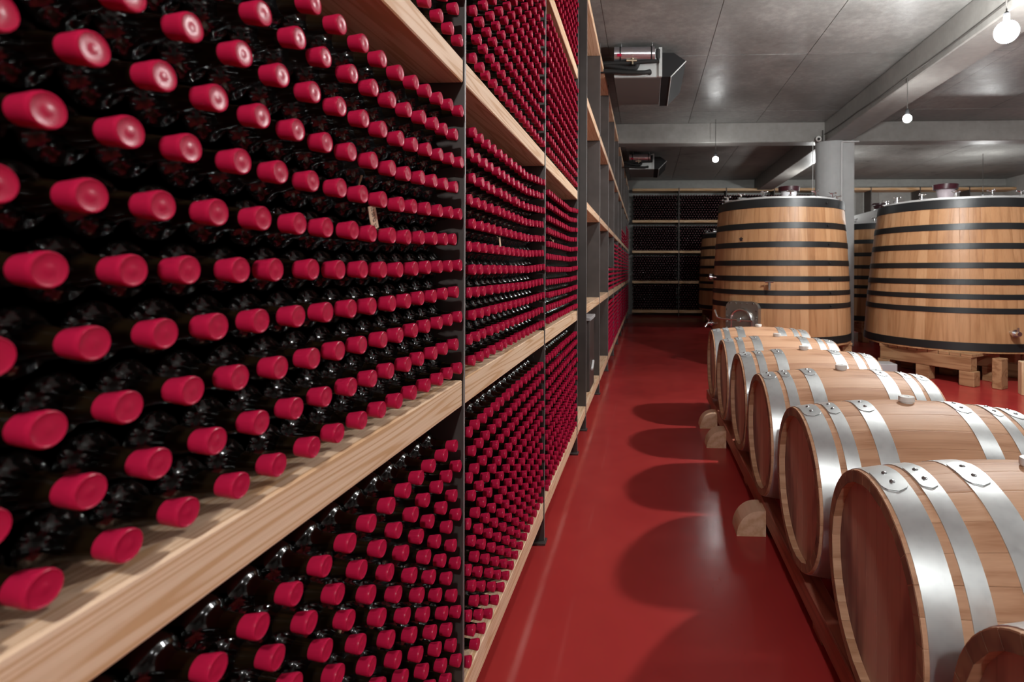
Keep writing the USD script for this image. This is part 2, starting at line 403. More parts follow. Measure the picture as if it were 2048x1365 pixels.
BODY, NECK, CAP = bottle_meshes()
P, RB = .0721, .0359
QL = [.0645, .0655, .0680, .0690]
LENB = .3017
slots = []     # (x, y, z, reversed, bay, level, row, k from the post)
def fill(bay, lev, rows, phase=0.0, missing=lambda r, c, n: False, dark=False):
    y0, y1 = POSTS[bay] + .003, POSTS[bay + 1] - .003
    ytop = y1 - RB - .001 - phase
    n = int((ytop - (y0 + RB)) / P + 1e-6) + 1
    slack = (ytop - (y0 + RB)) - (n - 1) * P
    for r in range(rows):
        odd = (r + (lev == 0)) % 2
        cnt = n if not odd else (n if slack > P / 2 else n - 1)
        for c in range(cnt):
            if missing(r, c, cnt):
                continue
            y = ytop - c * P - (P / 2 if odd else 0)
            # the columns by the post sit a little high and uneven
            z = LEV[lev][1] + RB + r * QL[lev] + r * (.0028 * max(0.0, 1 - (c + odd / 2) / 5) if lev == 1 else 0)
            slots.append((RX - LENB + .006 + random.gauss(0, .0013) - (.005 if random.random() < .02 else 0), y + random.gauss(0, .0004), z + abs(random.gauss(0, .0003)), False, bay, lev, r, c))

for bay in (0, 1, 2, 3):
    for lev in range(4):
        fill(bay, lev, 11)
fill(7, 0, 11); fill(7, 1, 5)
for bay in range(8, 14):
    fill(bay, 0, 11); fill(bay, 1, 11)
    if bay > 9:
        fill(bay, 2, 4 if bay < 12 else 8)
# a few bottles lying the other way round behind the gap under the lower shelf
for bay in (0, 1, 2, 3):
    y1 = POSTS[bay + 1] - .012 - RB
    for c in range(15):
        slots.append((RX - .325, y1 - c * P - P / 2 - .004, .922, True, bay, 0, 10, c))

ORD = 'zeroth first second third fourth fifth sixth seventh eighth ninth tenth eleventh twelfth thirteenth fourteenth fifteenth sixteenth seventeenth eighteenth nineteenth twentieth'.split()
LEVEL_NAME = {0: 'the floor board', 1: 'the lower shelf', 2: 'the upper shelf', 3: 'the topmost shelf'}
cand = []
for i, s in enumerate(slots):
    u, v, z = project((RX, s[1], s[2]))
    if z > .2 and -15 < u < 2048 and -15 < v < 1380 and not s[3] and s[4] in (1, 2, 3):
        cand.append((z, i))
cand.sort()
single = [i for _, i in cand[:300]]
single_set = set(single)
proto = None
def bottle_label(s):
    bay, lev, r, c = s[4:8]
    where = {1: '%s before the first steel post' % ORD[c + 1], 2: '%s before the second steel post' % ORD[c + 1], 3: '%s before the third steel post' % ORD[c + 1]}[bay]
    return 'red-capped wine bottle, %s, %s row above %s' % (where, ORD[r + 1], LEVEL_NAME[lev])
for i in single:
    s = slots[i]
    rot = (random.uniform(0, 360), random.gauss(0, .06), random.gauss(0, .08))
    if proto is None:
        proto = thing('wine_bottle', bottle_label(s), 'bottle', group='wine bottles in the rack')
        obj('glass_body', BODY, GLASS, proto, 40)
        obj('neck', NECK, NECKGLASS, proto, 40)
        obj('capsule', CAP, CAPSULE, proto, 40)
        place(proto, s[:3], rot)
    else:
        dup(proto, 'wine_bottle', s[:3], rot, bottle_label(s), 'bottle', 'wine bottles in the rack')

def instancer(name, label, group, trs, capmat):
    pi = UsdGeom.PointInstancer.Define(stage, '/World/' + name)
    pr = UsdGeom.Xform.Define(stage, '/World/%s/wine_bottle' % name)
    obj('glass_body', BODY, GLASS, pr.GetPrim(), 40)
    obj('neck', NECK, NECKGLASS, pr.GetPrim(), 40)
    obj('capsule', CAP, capmat, pr.GetPrim(), 40)
    pi.CreatePrototypesRel().SetTargets([pr.GetPath()])
    pi.CreateProtoIndicesAttr(Vt.IntArray([0] * len(trs)))
    pi.CreatePositionsAttr(Vt.Vec3fArray([Gf.Vec3f(*map(float, t[:3])) for t in trs]))
    rots = []
    for t in trs:
        q = Gf.Rotation(Gf.Vec3d(0, 0, 1), t[3] + random.gauss(0, .25)).GetQuat()
        im = q.GetImaginary()
        rots.append(Gf.Quath(q.GetReal(), *im))
    pi.CreateOrientationsAttr(Vt.QuathArray(rots))
    tag(pi.GetPrim(), label, 'bottles', group, 'stuff')

trs = []
for i, s in enumerate(slots):
    if i in single_set:
        continue
    trs.append((s[0], s[1], s[2], 180.0 if s[3] else 0.0) if not s[3] else (s[0], s[1], s[2], 180.0))
instancer('rack_bottles', 'remaining mass of small red-capped bottles lying in the long side rack', 'wine bottles in the rack', trs, CAPSULE)

# ------------------------------------------------------------------ the rack across the far wall
BY = 15.90
BPX = [-.40 + 1.355 * k for k in range(9)]
trs = []
for b in range(len(BPX) - 1):
    x0, x1 = BPX[b], BPX[b + 1]
    L = x1 - x0
    t = thing('wall_rack', 'far-wall bottle rack bay with pale shelf edges, %s from the corner by the aisle' % ORD[b + 1], 'rack', (x0, BY, 0))
    obj('steel_panel', box(L - .012, L + .012, 0, .48, 0, 3.70, .002), STEEL_DARK, t)
    for k in range(5):
        z0, z1 = LEV[k]
        z0, z1 = z0 - .03, z1 - .03
        for q in range(3):
            obj('shelf_plank', box(.014, L - .014, .001 + q * .16, .155 + q * .16, z0, z1, .003), MW['pine_x'][(b + q) % 2], t)
    if b < 4:
        for k in range(4):
            for r in range(11):
                for c in range(17 - (r % 2)):
                    trs.append((x0 + .02 + RB + c * .0768 + (.0384 if r % 2 else 0), BY + LENB + .035 + random.gauss(0, .004), LEV[k][1] - .03 + RB + r * .0668, -90.0))
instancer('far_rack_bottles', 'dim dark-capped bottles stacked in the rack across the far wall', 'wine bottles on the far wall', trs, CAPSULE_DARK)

# ------------------------------------------------------------------ oak barrels
BL, RH, RBI = .8425, .3005, .335
def brad(x):          # outside radius along the axis, x from 0 at the head to BL
    u = (x / BL - .5) * 2
    return RBI - (RBI - RH) * abs(u) ** 2.0

def stave(a0, a1, nseg=12, th=.037, gap=.0003):
    v, f = [], []
    xs_ = np.linspace(0, BL, nseg + 1)
    for x in xs_:
        R = brad(x)
        g = gap / R
        bev = .004 / R
        A = [a0 + g, a0 + g + bev, (a0 + a1) / 2, a1 - g - bev, a1 - g]
        rr = [R - .0010, R, R + .0004, R, R - .0010]
        for a, r in zip(A, rr):
            v.append((x, r * math.cos(a), r * math.sin(a)))
        # the chime is bevelled towards the inside at both ends
        e = min(x, BL - x)
        ri = R - th if e > .03 else R - th + .006 * (1 - e / .03)
        v.append((x, ri * math.cos(a1 - g), ri * math.sin(a1 - g)))
        v.append((x, ri * math.cos(a0 + g), ri * math.sin(a0 + g)))
    n = 7
    for k in range(nseg):
        for i in range(n):
            j = (i + 1) % n
            p, q = k * n, (k + 1) * n
            f += [(p + i, p + j, q + j), (p + i, q + j, q + i)]
    for i in range(1, n - 1):
        f.append((0, i + 1, i)); e = nseg * n; f.append((e, e + i, e + i + 1))
    m = trimesh.Trimesh(np.array(v), np.array(f), process=False)
    return m

def stave_end(a0, a1, x, th=.037):
    """thin end-grain cap of a stave, standing on the chime."""
    R = brad(0) - .002
    s = -1 if x < .1 else 1
    pts = []
    for xx in (x, x + s * .0012):
        for a in (a0 + .005, (a0 + a1) / 2, a1 - .005):
            for r in (R - .0005, R - th + .007):
                pts.append((xx, r * math.cos(a), r * math.sin(a)))
    return trimesh.convex.convex_hull(np.array(pts))

def hoop_mesh(x0, x1, over=.0022, n=72):
    ra, rb = brad(x0), brad(x1)
    v, f = [], []
    for i in range(n):
        a = 2 * PI * i / n
        for x, r in ((x0, ra), (x0, ra + over), (x1, rb + over), (x1, rb)):
            v.append((x, r * math.cos(a), r * math.sin(a)))
    for i in range(n):
        p, q = 4 * i, 4 * ((i + 1) % n)
        for k in range(4):
            l = (k + 1) % 4
            f += [(p + k, p + l, q + l), (p + k, q + l, q + k)]
    m = trimesh.Trimesh(np.array(v), np.array(f), process=False)
    m.fix_normals()
    return m

def lap_plate(x0, x1, a0, a1, over=.0045):
    """the riveted overlap of a hoop: a plate with rounded ends lying on it."""
    w = x1 - x0
    v, f = [], []
    N, K = 14, 4
    for i in range(N + 1):
        t = i / N
        a = a0 + (a1 - a0) * t
        e = min(t, 1 - t) * (a1 - a0) * RH / (w / 2)
        half = w / 2 * (1 if e >= 1 else math.sqrt(max(0.0, 1 - (1 - e) ** 2)) * .97 + .03)
        for k in range(K + 1):
            x = (x0 + x1) / 2 + half * (2 * k / K - 1)
            for r in (brad(x) + .0015, brad(x) + over):
                v.append((x, r * math.cos(a), r * math.sin(a)))
    W = 2 * (K + 1)
    ring = [2 * k for k in range(K + 1)] + [2 * k + 1 for k in reversed(range(K + 1))]
    for i in range(N):
        for m in range(W):
            p, q = ring[m], ring[(m + 1) % W]
            f += [(i * W + p, i * W + q, (i + 1) * W + q), (i * W + p, (i + 1) * W + q, (i + 1) * W + p)]
    for i in range(1, W - 1):
        f.append((ring[0], ring[i + 1], ring[i])); e = N * W; f.append((e + ring[0], e + ring[i], e + ring[i + 1]))
    m = trimesh.Trimesh(np.array(v), np.array(f), process=False)
    m.fix_normals()
    return m

BZ = .4985          # axis height
BARRELS = [(.5855, .7815 + .70 * i) for i in range(7)]
BLAB = ['cropped dark oak barrel at the very front of the row, only its head rim showing',
        'big oak barrel with wine-stained dark head, second in the row',
        'oak barrel third in the row, a white bung on top',
        'oak barrel fourth in the row, behind the third white bung barrel',
        'oak barrel fifth in the row of seven barrels',
        'oak barrel sixth in the row, second from the vat end',
        'seventh and last oak barrel of the row, before the tall vat door']
def build_barrel(label):
    # origin: on the floor below the middle of the near head; the axis runs along +x at height BZ
    t = thing('oak_barrel', label, 'barrel', (0, 0, 0), group='oak barrels lying in a row')
    up = np.array([0, 0, BZ])
    def put(m):
        m.apply_translation(up); return m
    NS = 28
    cuts = np.cumsum(RNG.uniform(.8, 1.25, NS)); cuts = np.concatenate([[0], cuts]) / cuts[-1] * 2 * PI + .07
    for i in range(NS):
        s = obj('stave', put(stave(cuts[i], cuts[i + 1])), MW['barrel'][RNG.integers(3)], t, 35)
        obj('end_grain', put(stave_end(cuts[i], cuts[i + 1], 0.0)), MW['endgrain'], s)
    # heads: boards set in from the chime
    for xh, n in ((.034, 8), (BL - .034, 8)):
        rin = brad(.03) - .035
        edges = np.linspace(-rin, rin, n + 1)
        for k in range(n):
            ya, yb = edges[k] + .0006, edges[k + 1] - .0006
            pts = []
            for yy in np.linspace(ya, yb, 5):
                h = math.sqrt(max(rin ** 2 - yy ** 2, 1e-6))
                for xx, c in ((xh - .009, .0), (xh + .009, .0)):
                    pts += [(xx, yy, h), (xx, yy, -h)]
            obj('head_board', put(trimesh.convex.convex_hull(np.array(pts))), MW['head'][k % 2], t)
    spans = [(.010, .078), (.100, .147), (.212, .276)]
    spans += [(BL - b, BL - a) for a, b in spans]
    for n, (a, b) in enumerate(spans):
        h = obj('hoop', put(hoop_mesh(a, b)), GALV, t, 30)
        c0 = PI / 2 + .30 + (.03 if n % 3 == 1 else 0)      # laps just towards the camera side of the top
        lp = lap_plate(a + .001, b - .001, PI / 2 - .13, PI / 2 + .28)
        obj('lap_plate', put(lp), GALV, h, 30)
        for aa in (PI / 2 + .0, PI / 2 + .155):
            x = (a + b) / 2; r = brad(x) + .004
            c = np.array([x, r * math.cos(aa), r * math.sin(aa)]); nn = np.array([0, math.cos(aa), math.sin(aa)])
            rv = lathe([(0, -.002), (.0075, -.002), (.0070, .002), (.004, .0042), (0, .005)], 12)
            rv.apply_transform(trimesh.geometry.align_vectors([0, 0, 1], nn)); rv.apply_translation(c)
            obj('rivet', put(rv), RIVET, h, 40)
    bg = lathe([(0, -.02), (.024, -.02), (.026, .004), (.029, .005), (.029, .020), (.027, .023), (.010, .023), (.008, .021), (0, .021)], 24)
    bg.apply_translation((BL / 2, 0, RBI))
    obj('bung', put(bg), WHITE, t, 40)
    return t
barrel = build_barrel(BLAB[0])
for i, (x, y) in enumerate(BARRELS):
    dx = [0, 0, .004, .0, .008, .004, .004][i]
    if i == 0:
        place(barrel, (x, y, 0))
    else:
        dup(barrel, 'oak_barrel', (x + dx, y, 0), (0, 0, 0), BLAB[i], 'barrel', 'oak barrels lying in a row')

# the rails and chocks that carry them
for xa, lab in ((.610, 'wine-stained wooden rail under the barrel heads along the aisle'), (1.415, 'wooden rail under the far ends of the barrels')):
    o = obj('barrel_rail', box(xa, xa + .072, .35, 5.52, .060, .150, .004), MW['rail']); tag(o, lab, 'rail')
slab_ = ['at the front end', 'under the third barrel', 'under the fifth barrel', 'at the vat end']
for y, lab in zip((.75, 2.05, 3.5, 5.3), slab_):
    o = obj('rail_sleeper', box(.63, 1.475, y - .05, y + .05, 0, .060, .003), MW['rail']); tag(o, 'low wooden sleeper carrying the barrel rails ' + lab, 'sleeper')
def chock(y, lab):
    prof = []
    for k in range(13):
        a = PI - k * PI / 12 * .5
        prof.append((.115 + .115 * math.cos(a), .128 * math.sin(a)))
    prof += [(.146, .128), (.146, 0), (0, 0)]
    o = thing('barrel_chock', lab, 'chock', (.463, y, 0), group='chocks beside the barrel rail')
    obj('block', extrude_xz(prof, 0, .14), MW['chock'], o)
    return o
chock(2.80, 'pale half-round wooden chock on the red floor beside the third and fourth barrels')
chock(4.17, 'half-round wooden chock beside the rail at the sixth barrel')
chock(4.68, 'half-round wooden chock beside the rail at the last barrel, furthest of three')

# ------------------------------------------------------------------ big oak vats
VH = [(.395, .490), (.834, .900), (1.000, 1.062), (1.172, 1.240), (1.370, 1.438), (1.600, 1.672), (1.835, 1.912), (2.105, 2.225)]
def make_vat(label, X, Y, Rb, Rt, rot=0.0, kz=1.0, n=58, lid='flat', cup=None, base=.375):
    t = thing('oak_vat', label, 'vat', (X, Y, base), rot, group='upright oak vats')
    H = 2.205 * kz - base
    def R(z):                      # z measured from the floor
        s = (z - base) / H
        return Rb + (Rt - Rb) * s + .018 * Rb * 4 * s * (1 - s)
    cuts = np.cumsum(RNG.uniform(.75, 1.3, n)); cuts = np.concatenate([[0], cuts]) / cuts[-1] * 2 * PI
    zs_ = np.linspace(base, base + H, 7)
    for i in range(n):
        a0, a1 = cuts[i], cuts[i + 1]
        v, f = [], []
        for z in zs_:
            g, bv = .0004 / R(z), .004 / R(z)
            r = R(z)
            for a, rr in ((a0 + g, r - .0012), (a0 + g + bv, r), ((a0 + a1) / 2, r + .001), (a1 - g - bv, r), (a1 - g, r - .0012), (a1 - g, r - .055), (a0 + g, r - .055)):
                v.append((rr * math.cos(a), rr * math.sin(a), z - base))
        for k in range(len(zs_) - 1):
            for q in range(7):
                j = (q + 1) % 7
                f += [(k * 7 + q, k * 7 + j, k * 7 + 7 + j), (k * 7 + q, k * 7 + 7 + j, k * 7 + 7 + q)]
        e = 7 * (len(zs_) - 1)
        for q in range(1, 6):
            f += [(0, q + 1, q), (e, e + q, e + q + 1)]
        obj('stave', trimesh.Trimesh(np.array(v), np.array(f), process=False), MW['vat'][RNG.integers(4)], t, 35)
    for z0, z1 in VH:
        z0, z1 = z0 * kz, z1 * kz
        if z1 > base + H:
            z1 = base + H + .012
        prof = [(R(z0) - .004, z0 - base), (R(z0) + .006, z0 - base), (R(min(z1, base + H)) + .006, z1 - base), (R(min(z1, base + H)) - .004, z1 - base)]
        hm = lathe(prof + [prof[0]], 90)
        h = obj('hoop', hm, IRON, t, 30)
        ba = -PI / 2 + .5
        bx = box(-.012, .012, -.012, .02, -.012, .012, .003)
        zc_ = (z0 + z1) / 2
        bx.apply_translation((0, R(zc_) + .008, zc_ - base)); rot_z(bx, ba - PI / 2 - rot)
        obj('hoop_bolt', bx, IRON, h)
    ztop = H
    bottom = lathe([(0, .02), (Rb - .04, .02), (Rb - .04, .06), (0, .06)], 48)
    obj('bottom_board', bottom, MW['vat'][1], t)
    if lid == 'flat':
        lp = [(0, ztop + .060), (Rt * .30, ztop + .060), (Rt * .72, ztop + .058), (Rt * .84, ztop + .055), (Rt * .86, ztop + .045), (Rt * .93, ztop + .045), (Rt * .94, ztop + .03), (Rt * .94, ztop - .01), (Rt - .05, ztop - .03), (0, ztop - .03)]
    else:
        lp = [(0, ztop + .36), (.10, ztop + .355), (.12, ztop + .33), (Rt * .5, ztop + .24), (Rt * .80, ztop + .10), (Rt * .88, ztop + .02), (Rt * .95, ztop + .01), (Rt * .95, ztop - .01), (0, ztop - .02)]
    ld = obj('lid', lathe(lp[::-1], 64), LIDMETAL, t, 35)
    # star-knob clamps round the lid
    for k in range(14):
        a = 2 * PI * k / 14 + .17
        c = np.array([Rt * .895 * math.cos(a), Rt * .895 * math.sin(a), ztop + .04])
        parts = [cyl(c, c + [0, 0, .075], .011, 8)]
        for w in range(3):
            aa = a + 2 * PI * w / 3
            d = np.array([math.cos(aa), math.sin(aa), .25])
            e = c + [0, 0, .062]
            parts.append(cyl(e, e + .040 * d, .008, 8))
            kb = trimesh.creation.icosphere(1, .013); kb.apply_translation(e + .045 * d)
            parts.append(kb)
        d = -np.array([math.cos(a), math.sin(a), 0])
        parts.append(cyl(c + [0, 0, .018] - .05 * d, c + [0, 0, .028] + .10 * d, .010, 8))
        obj('clamp', cat_m(*parts), INOX, t, 40)
    return t, R, H, base

def on_vat(t, R, z, base, az, rot=0.0):
    """matrix that puts local (x right along the wall, y up, z outwards) on the vat's side; az in vat-local angle."""
    r = R(z)
    o = np.array([r * math.cos(az), r * math.sin(az), z - base])
    out = np.array([math.cos(az), math.sin(az), 0]); right = np.array([-math.sin(az), math.cos(az), 0]); up = np.array([0, 0, 1.0])
    Mx = np.eye(4); Mx[:3, 0], Mx[:3, 1], Mx[:3, 2], Mx[:3, 3] = right, up, out, o
    return Mx

def with_m(m, Mx):
    m = m.copy(); m.apply_transform(Mx); return m

def bucket(name, X, Y, Z, r0, r1, h, body, rim, label):
    t = thing(name, label, 'bucket', (X, Y, Z))
    obj('bucket_wall', lathe([(0, 0), (r0, 0), (r1, h), (r1 - .006, h), (r0 - .006, .006), (0, .006)], 32), body, t, 35)
    obj('lid_rim', lathe([(r1 - .012, h - .02), (r1 + .012, h - .055), (r1 + .022, h - .05), (r1 + .026, h + .012), (0, h + .018), (0, h + .010), (r1 - .012, h + .002), (r1 - .012, h - .02)], 32), rim, t, 35)
    return t

V1 = dict(X=1.90, Y=7.925, Rb=.945, Rt=.850)
vt, vR, vH, vb = make_vat('tall oak vat with black hoops and an arched steel door, standing behind the barrels', V1['X'], V1['Y'], V1['Rb'], V1['Rt'], kz=1.02)
face = math.atan2(-V1['Y'], -V1['X'])          # direction from the vat to the camera
# arched manway door
az = face - math.radians(29)
Mx = on_vat(vt, vR, .70, vb, az)
def arch(w, h, r, z0, z1, k=10):
    p = [(-w, -h), (w, -h)]
    p += [(w - r + r * math.cos(a), h - r + r * math.sin(a)) for a in np.linspace(0, PI / 2, k)]
    p += [(-w + r - r * math.sin(a), h - r + r * math.cos(a)) for a in np.linspace(0, PI / 2, k)]
    return trimesh.convex.convex_hull(np.array([(x, y, z) for x, y in p for z in (z0, z1)]))
dr = obj('manway_frame', with_m(arch(.245, .235, .10, -.06, .03), Mx), INOX_DARK, vt, 25)
for k in range(5):
    for sgn in (0,):
        c = np.array([-.17 + .085 * k, .208, .032])
        obj('frame_rivet', with_m(cyl(c, c + [0, 0, .008], .010, 10), Mx), INOX, dr)
for k in range(5):
    for sx in (-1, 1):
        c = np.array([sx * .220, .12 - .08 * k, .032])
        obj('frame_rivet', with_m(cyl(c, c + [0, 0, .008], .010, 10), Mx), INOX, dr)
ring = []
for k in range(25):
    a = PI * k / 24
    ring.append((.155 * math.cos(a), -.02 + .150 * math.sin(a), .045))
ring = [(.155, -.21, .045), (.155, -.12, .045)] + ring + [(-.155, -.12, .045), (-.155, -.21, .045)]
obj('door_ring', with_m(tube(ring, .021, 8), Mx), INOX, vt, 50)
obj('manway_door', with_m(arch(.145, .155, .14, .0, .042), Mx @ trimesh.transformations.translation_matrix([0, -.03, 0])), INOX_DARK, vt, 25)
bar = obj('cross_bar', with_m(cat_m(cyl((-.27, -.005, .085), (.19, -.005, .085), .012, 10), box(-.03, .03, -.03, .03, .045, .1, .006)), Mx), INOX, vt, 40)
obj('lever', with_m(cat_m(cyl((-.27, -.005, .085), (-.33, .01, .10), .016, 10), cyl((-.33, .01, .10), (-.36, .11, .12), .014, 10)), Mx), INOX, bar, 40)
obj('lower_hinge', with_m(cat_m(cyl((-.24, -.165, .06), (.20, -.165, .06), .010, 10), cyl((.17, -.20, .05), (.17, -.13, .05), .02, 10)), Mx), INOX, vt, 40)
Mv = on_vat(vt, vR, .60, vb, face - math.radians(62))
obj('drain_valve', with_m(cat_m(cyl((0, 0, -.02), (0, 0, .14), .024, 14), cyl((0, 0, .06), (0, 0, .085), .042, 16), cyl((0, 0, .14), (0, -.05, .17), .022, 14), cyl((0, .0, .10), (-.10, .07, .11), .010, 10), cyl((0, 0, .12), (0, .06, .12), .012, 10)), Mv), INOX, vt, 40)
Mt = on_vat(vt, vR, 1.155, vb, face - math.radians(7))
obj('sampling_tap', with_m(cat_m(cyl((0, 0, -.01), (0, 0, .07), .018, 12), cyl((0, .03, .06), (0, -.065, .06), .017, 12), cyl((-.05, .035, .06), (.05, .035, .06), .011, 10)), Mt), INOX, vt, 40)
Mt = on_vat(vt, vR, 1.235, vb, face - math.radians(72))
th = obj('thermometer', with_m(cat_m(cyl((0, 0, -.01), (0, 0, .05), .012, 12), cyl((0, 0, .05), (0, 0, .085), .045, 20)), Mt), INOX, vt, 40)
obj('level_port', with_m(cyl((.09, 0, -.01), (.09, 0, .03), .014, 12), Mt), INOX, vt, 40)
Me = on_vat(vt, vR, 1.745, vb, face - math.radians(33))
em = [lathe([(0, 0), (.013, 0), (.013, .002), (0, .002)], 12)]
for k in range(5):
    a = 2 * PI * k / 5 + PI / 2
    q = trimesh.creation.icosphere(1, .008); q.apply_scale([1, 1, .2]); q.apply_translation((.016 * math.cos(a), .016 * math.sin(a), .001)); em.append(q)
for k in range(9):
    w_ = .004 + .003 * (k % 3 == 0)
    em.append(box(-.058 + .013 * k - w_, -.058 + .013 * k + w_, -.052, -.040 + .003 * (k % 2), 0, .0015))
em.append(box(-.07, .07, -.066, -.062, 0, .0015))
obj('burnt_emblem', with_m(cat_m(*em), Me @ np.diag([1.3, 1.3, 1.6, 1])), INK, vt)
bucket('lidded_bucket', 1.98, 7.72, 2.205 * 1.02 + .064, .085, .118, .165, BUCKET, WINE, 'white bucket with dark red lid standing on the tall vat with the door')

V2 = dict(X=4.24, Y=7.74, Rb=1.15, Rt=.965)
v2, R2, H2, b2 = make_vat('broad oak vat with black hoops raised on a timber pallet', V2['X'], V2['Y'], V2['Rb'], V2['Rt'])
f2 = math.atan2(-V2['Y'], -V2['X'])
Mv = on_vat(v2, R2, .62, b2, f2 + math.radians(29))
obj('drain_valve', with_m(cat_m(cyl((0, 0, -.02), (0, 0, .15), .026, 14), cyl((0, 0, .06), (0, 0, .085), .045, 16), cyl((0, 0, .12), (0, .07, .12), .012, 10)), Mv), INOX, v2, 40)
Mt = on_vat(v2, R2, 1.20, b2, f2 + math.radians(40))
obj('thermometer', with_m(cat_m(cyl((0, 0, -.01), (0, 0, .05), .012, 12), cyl((0, 0, .05), (0, 0, .085), .045, 20)), Mt), INOX, v2, 40)
bucket('lidded_bucket', 3.93, 7.42, 2.205 + .064, .085, .125, .185, TINTED, WINE, 'wine-tinted clear bucket standing on the broad vat over the pallet')
make_vat('oak vat half hidden behind the pillar with a domed steel lid', 4.66, 11.2, 1.0, .92, n=50, lid='dome', kz=1.0)
dcap = lathe([(0, 0), (.10, 0), (.12, .05), (.16, .07), (.16, .10), (0, .10)], 24)
dcap.apply_translation((4.66, 11.2, 2.205 + .364))
tag(obj('vat_chimney_cap', dcap, WINE, None, 35), 'dark red plug on top of the domed steel vat lid', 'cap')
make_vat('oak vat glimpsed in the gap beside the far-wall rack', 2.33, 13.83, 1.0, .92, n=50)

# pallets that carry the vats
def pallet(label, X, Y, a, S, ht=.375):
    t = thing('timber_pallet', label, 'pallet', (X, Y, 0), a)
    for s in (-1, 0, 1):
        obj('bearer', box(s * S - .07, s * S + .07, -S - .05, S + .05, .175, .335, .006), MW['pallet'], t)
        for q in (-1, 0, 1):
            obj('block', box(s * S - .068, s * S + .068, q * S - .085, q * S + .085, 0, .1745, .006), MW['pallet'], t)
    for q in range(9):
        y = -S + 2 * S * q / 8
        obj('deck_board', box(-S - .07, S + .07, y - .06, y + .06, .3355, ht - .001, .004), MW['pallet'], t)
    return t
ang = math.atan2(7.49 - 6.55, 3.17 - 3.79) - PI / 2
pallet('timber pallet under the front of the broad vat, standing askew on the wet floor', 3.92, 7.32, ang, .52)
pallet('timber pallet under the back of the broad vat', 4.95, 8.00, ang, .52)
bl = box(-.075, .075, -.05, .05, 0, .345, .006); rot_z(bl, ang); bl.apply_translation((4.03, 6.46, 0))
tag(obj('timber_block', bl, MW['pallet'], None), 'dark shaded timber block standing under the front edge of the broad vat', 'block')
pallet('timber pallet hidden under the tall vat with the door', 1.90, 7.925, .3, .62)
pallet('timber pallet under the domed vat behind the pillar', 4.66, 11.2, .1, .66)
pallet('timber pallet under the furthest vat by the far-wall rack', 2.33, 13.83, .2, .66)
bl = box(-.17, .17, -.06, .06, 0, .36, .006); rot_z(bl, -.30); bl.apply_translation((4.22, 6.12, 0))
tag(obj('timber_block', bl, MW['pallet_pale'], None), 'pale upright timber block in front of the broad vat at the picture edge', 'block')
t = thing('grey_plinth', 'small grey slab with an upright tab on the floor between the two vats', 'slab', (3.0, 7.2, 0))
obj('slab', box(-.17, .17, -.12, .12, 0, .16, .008), GREYBOX, t)
obj('upright_tab', box(-.14, -.10, -.115, -.105, .16, .23, .002), CONDUIT, t)

# ------------------------------------------------------------------ lamps
LL = ['bright round bulb hanging by the long ceiling beam, largest in view', 'bare bulb on a long cord hanging from the side of the long beam', 'small bare bulb hanging before the cross beam over the aisle',
      'bare bulb hanging above the barrels', 'bare bulb hanging behind the camera', 'bare bulb hanging in the open half of the cellar', 'bare bulb hanging beyond the broad vat', 'bare bulb hanging in the far bay past the cross beam', 'bare bulb hidden behind the pillar']
for (x, y, z, r, zt, k), lab in zip(LAMPS, LL):
    t = thing('hanging_bulb', lab, 'lamp', (x, y, z), group='bare hanging bulbs')
    obj('bulb', trimesh.creation.icosphere(3, r), lamp_mat(k), t, True)
    obj('socket', lathe([(0, r * .86), (.022, r * .9), (.022, r + .055), (.010, r + .07), (0, r + .07)], 16), BLACK, t, 35)
    obj('cord', cyl((0, 0, r + .06), (0, 0, zt - z), .005, 8), CABLE, t)

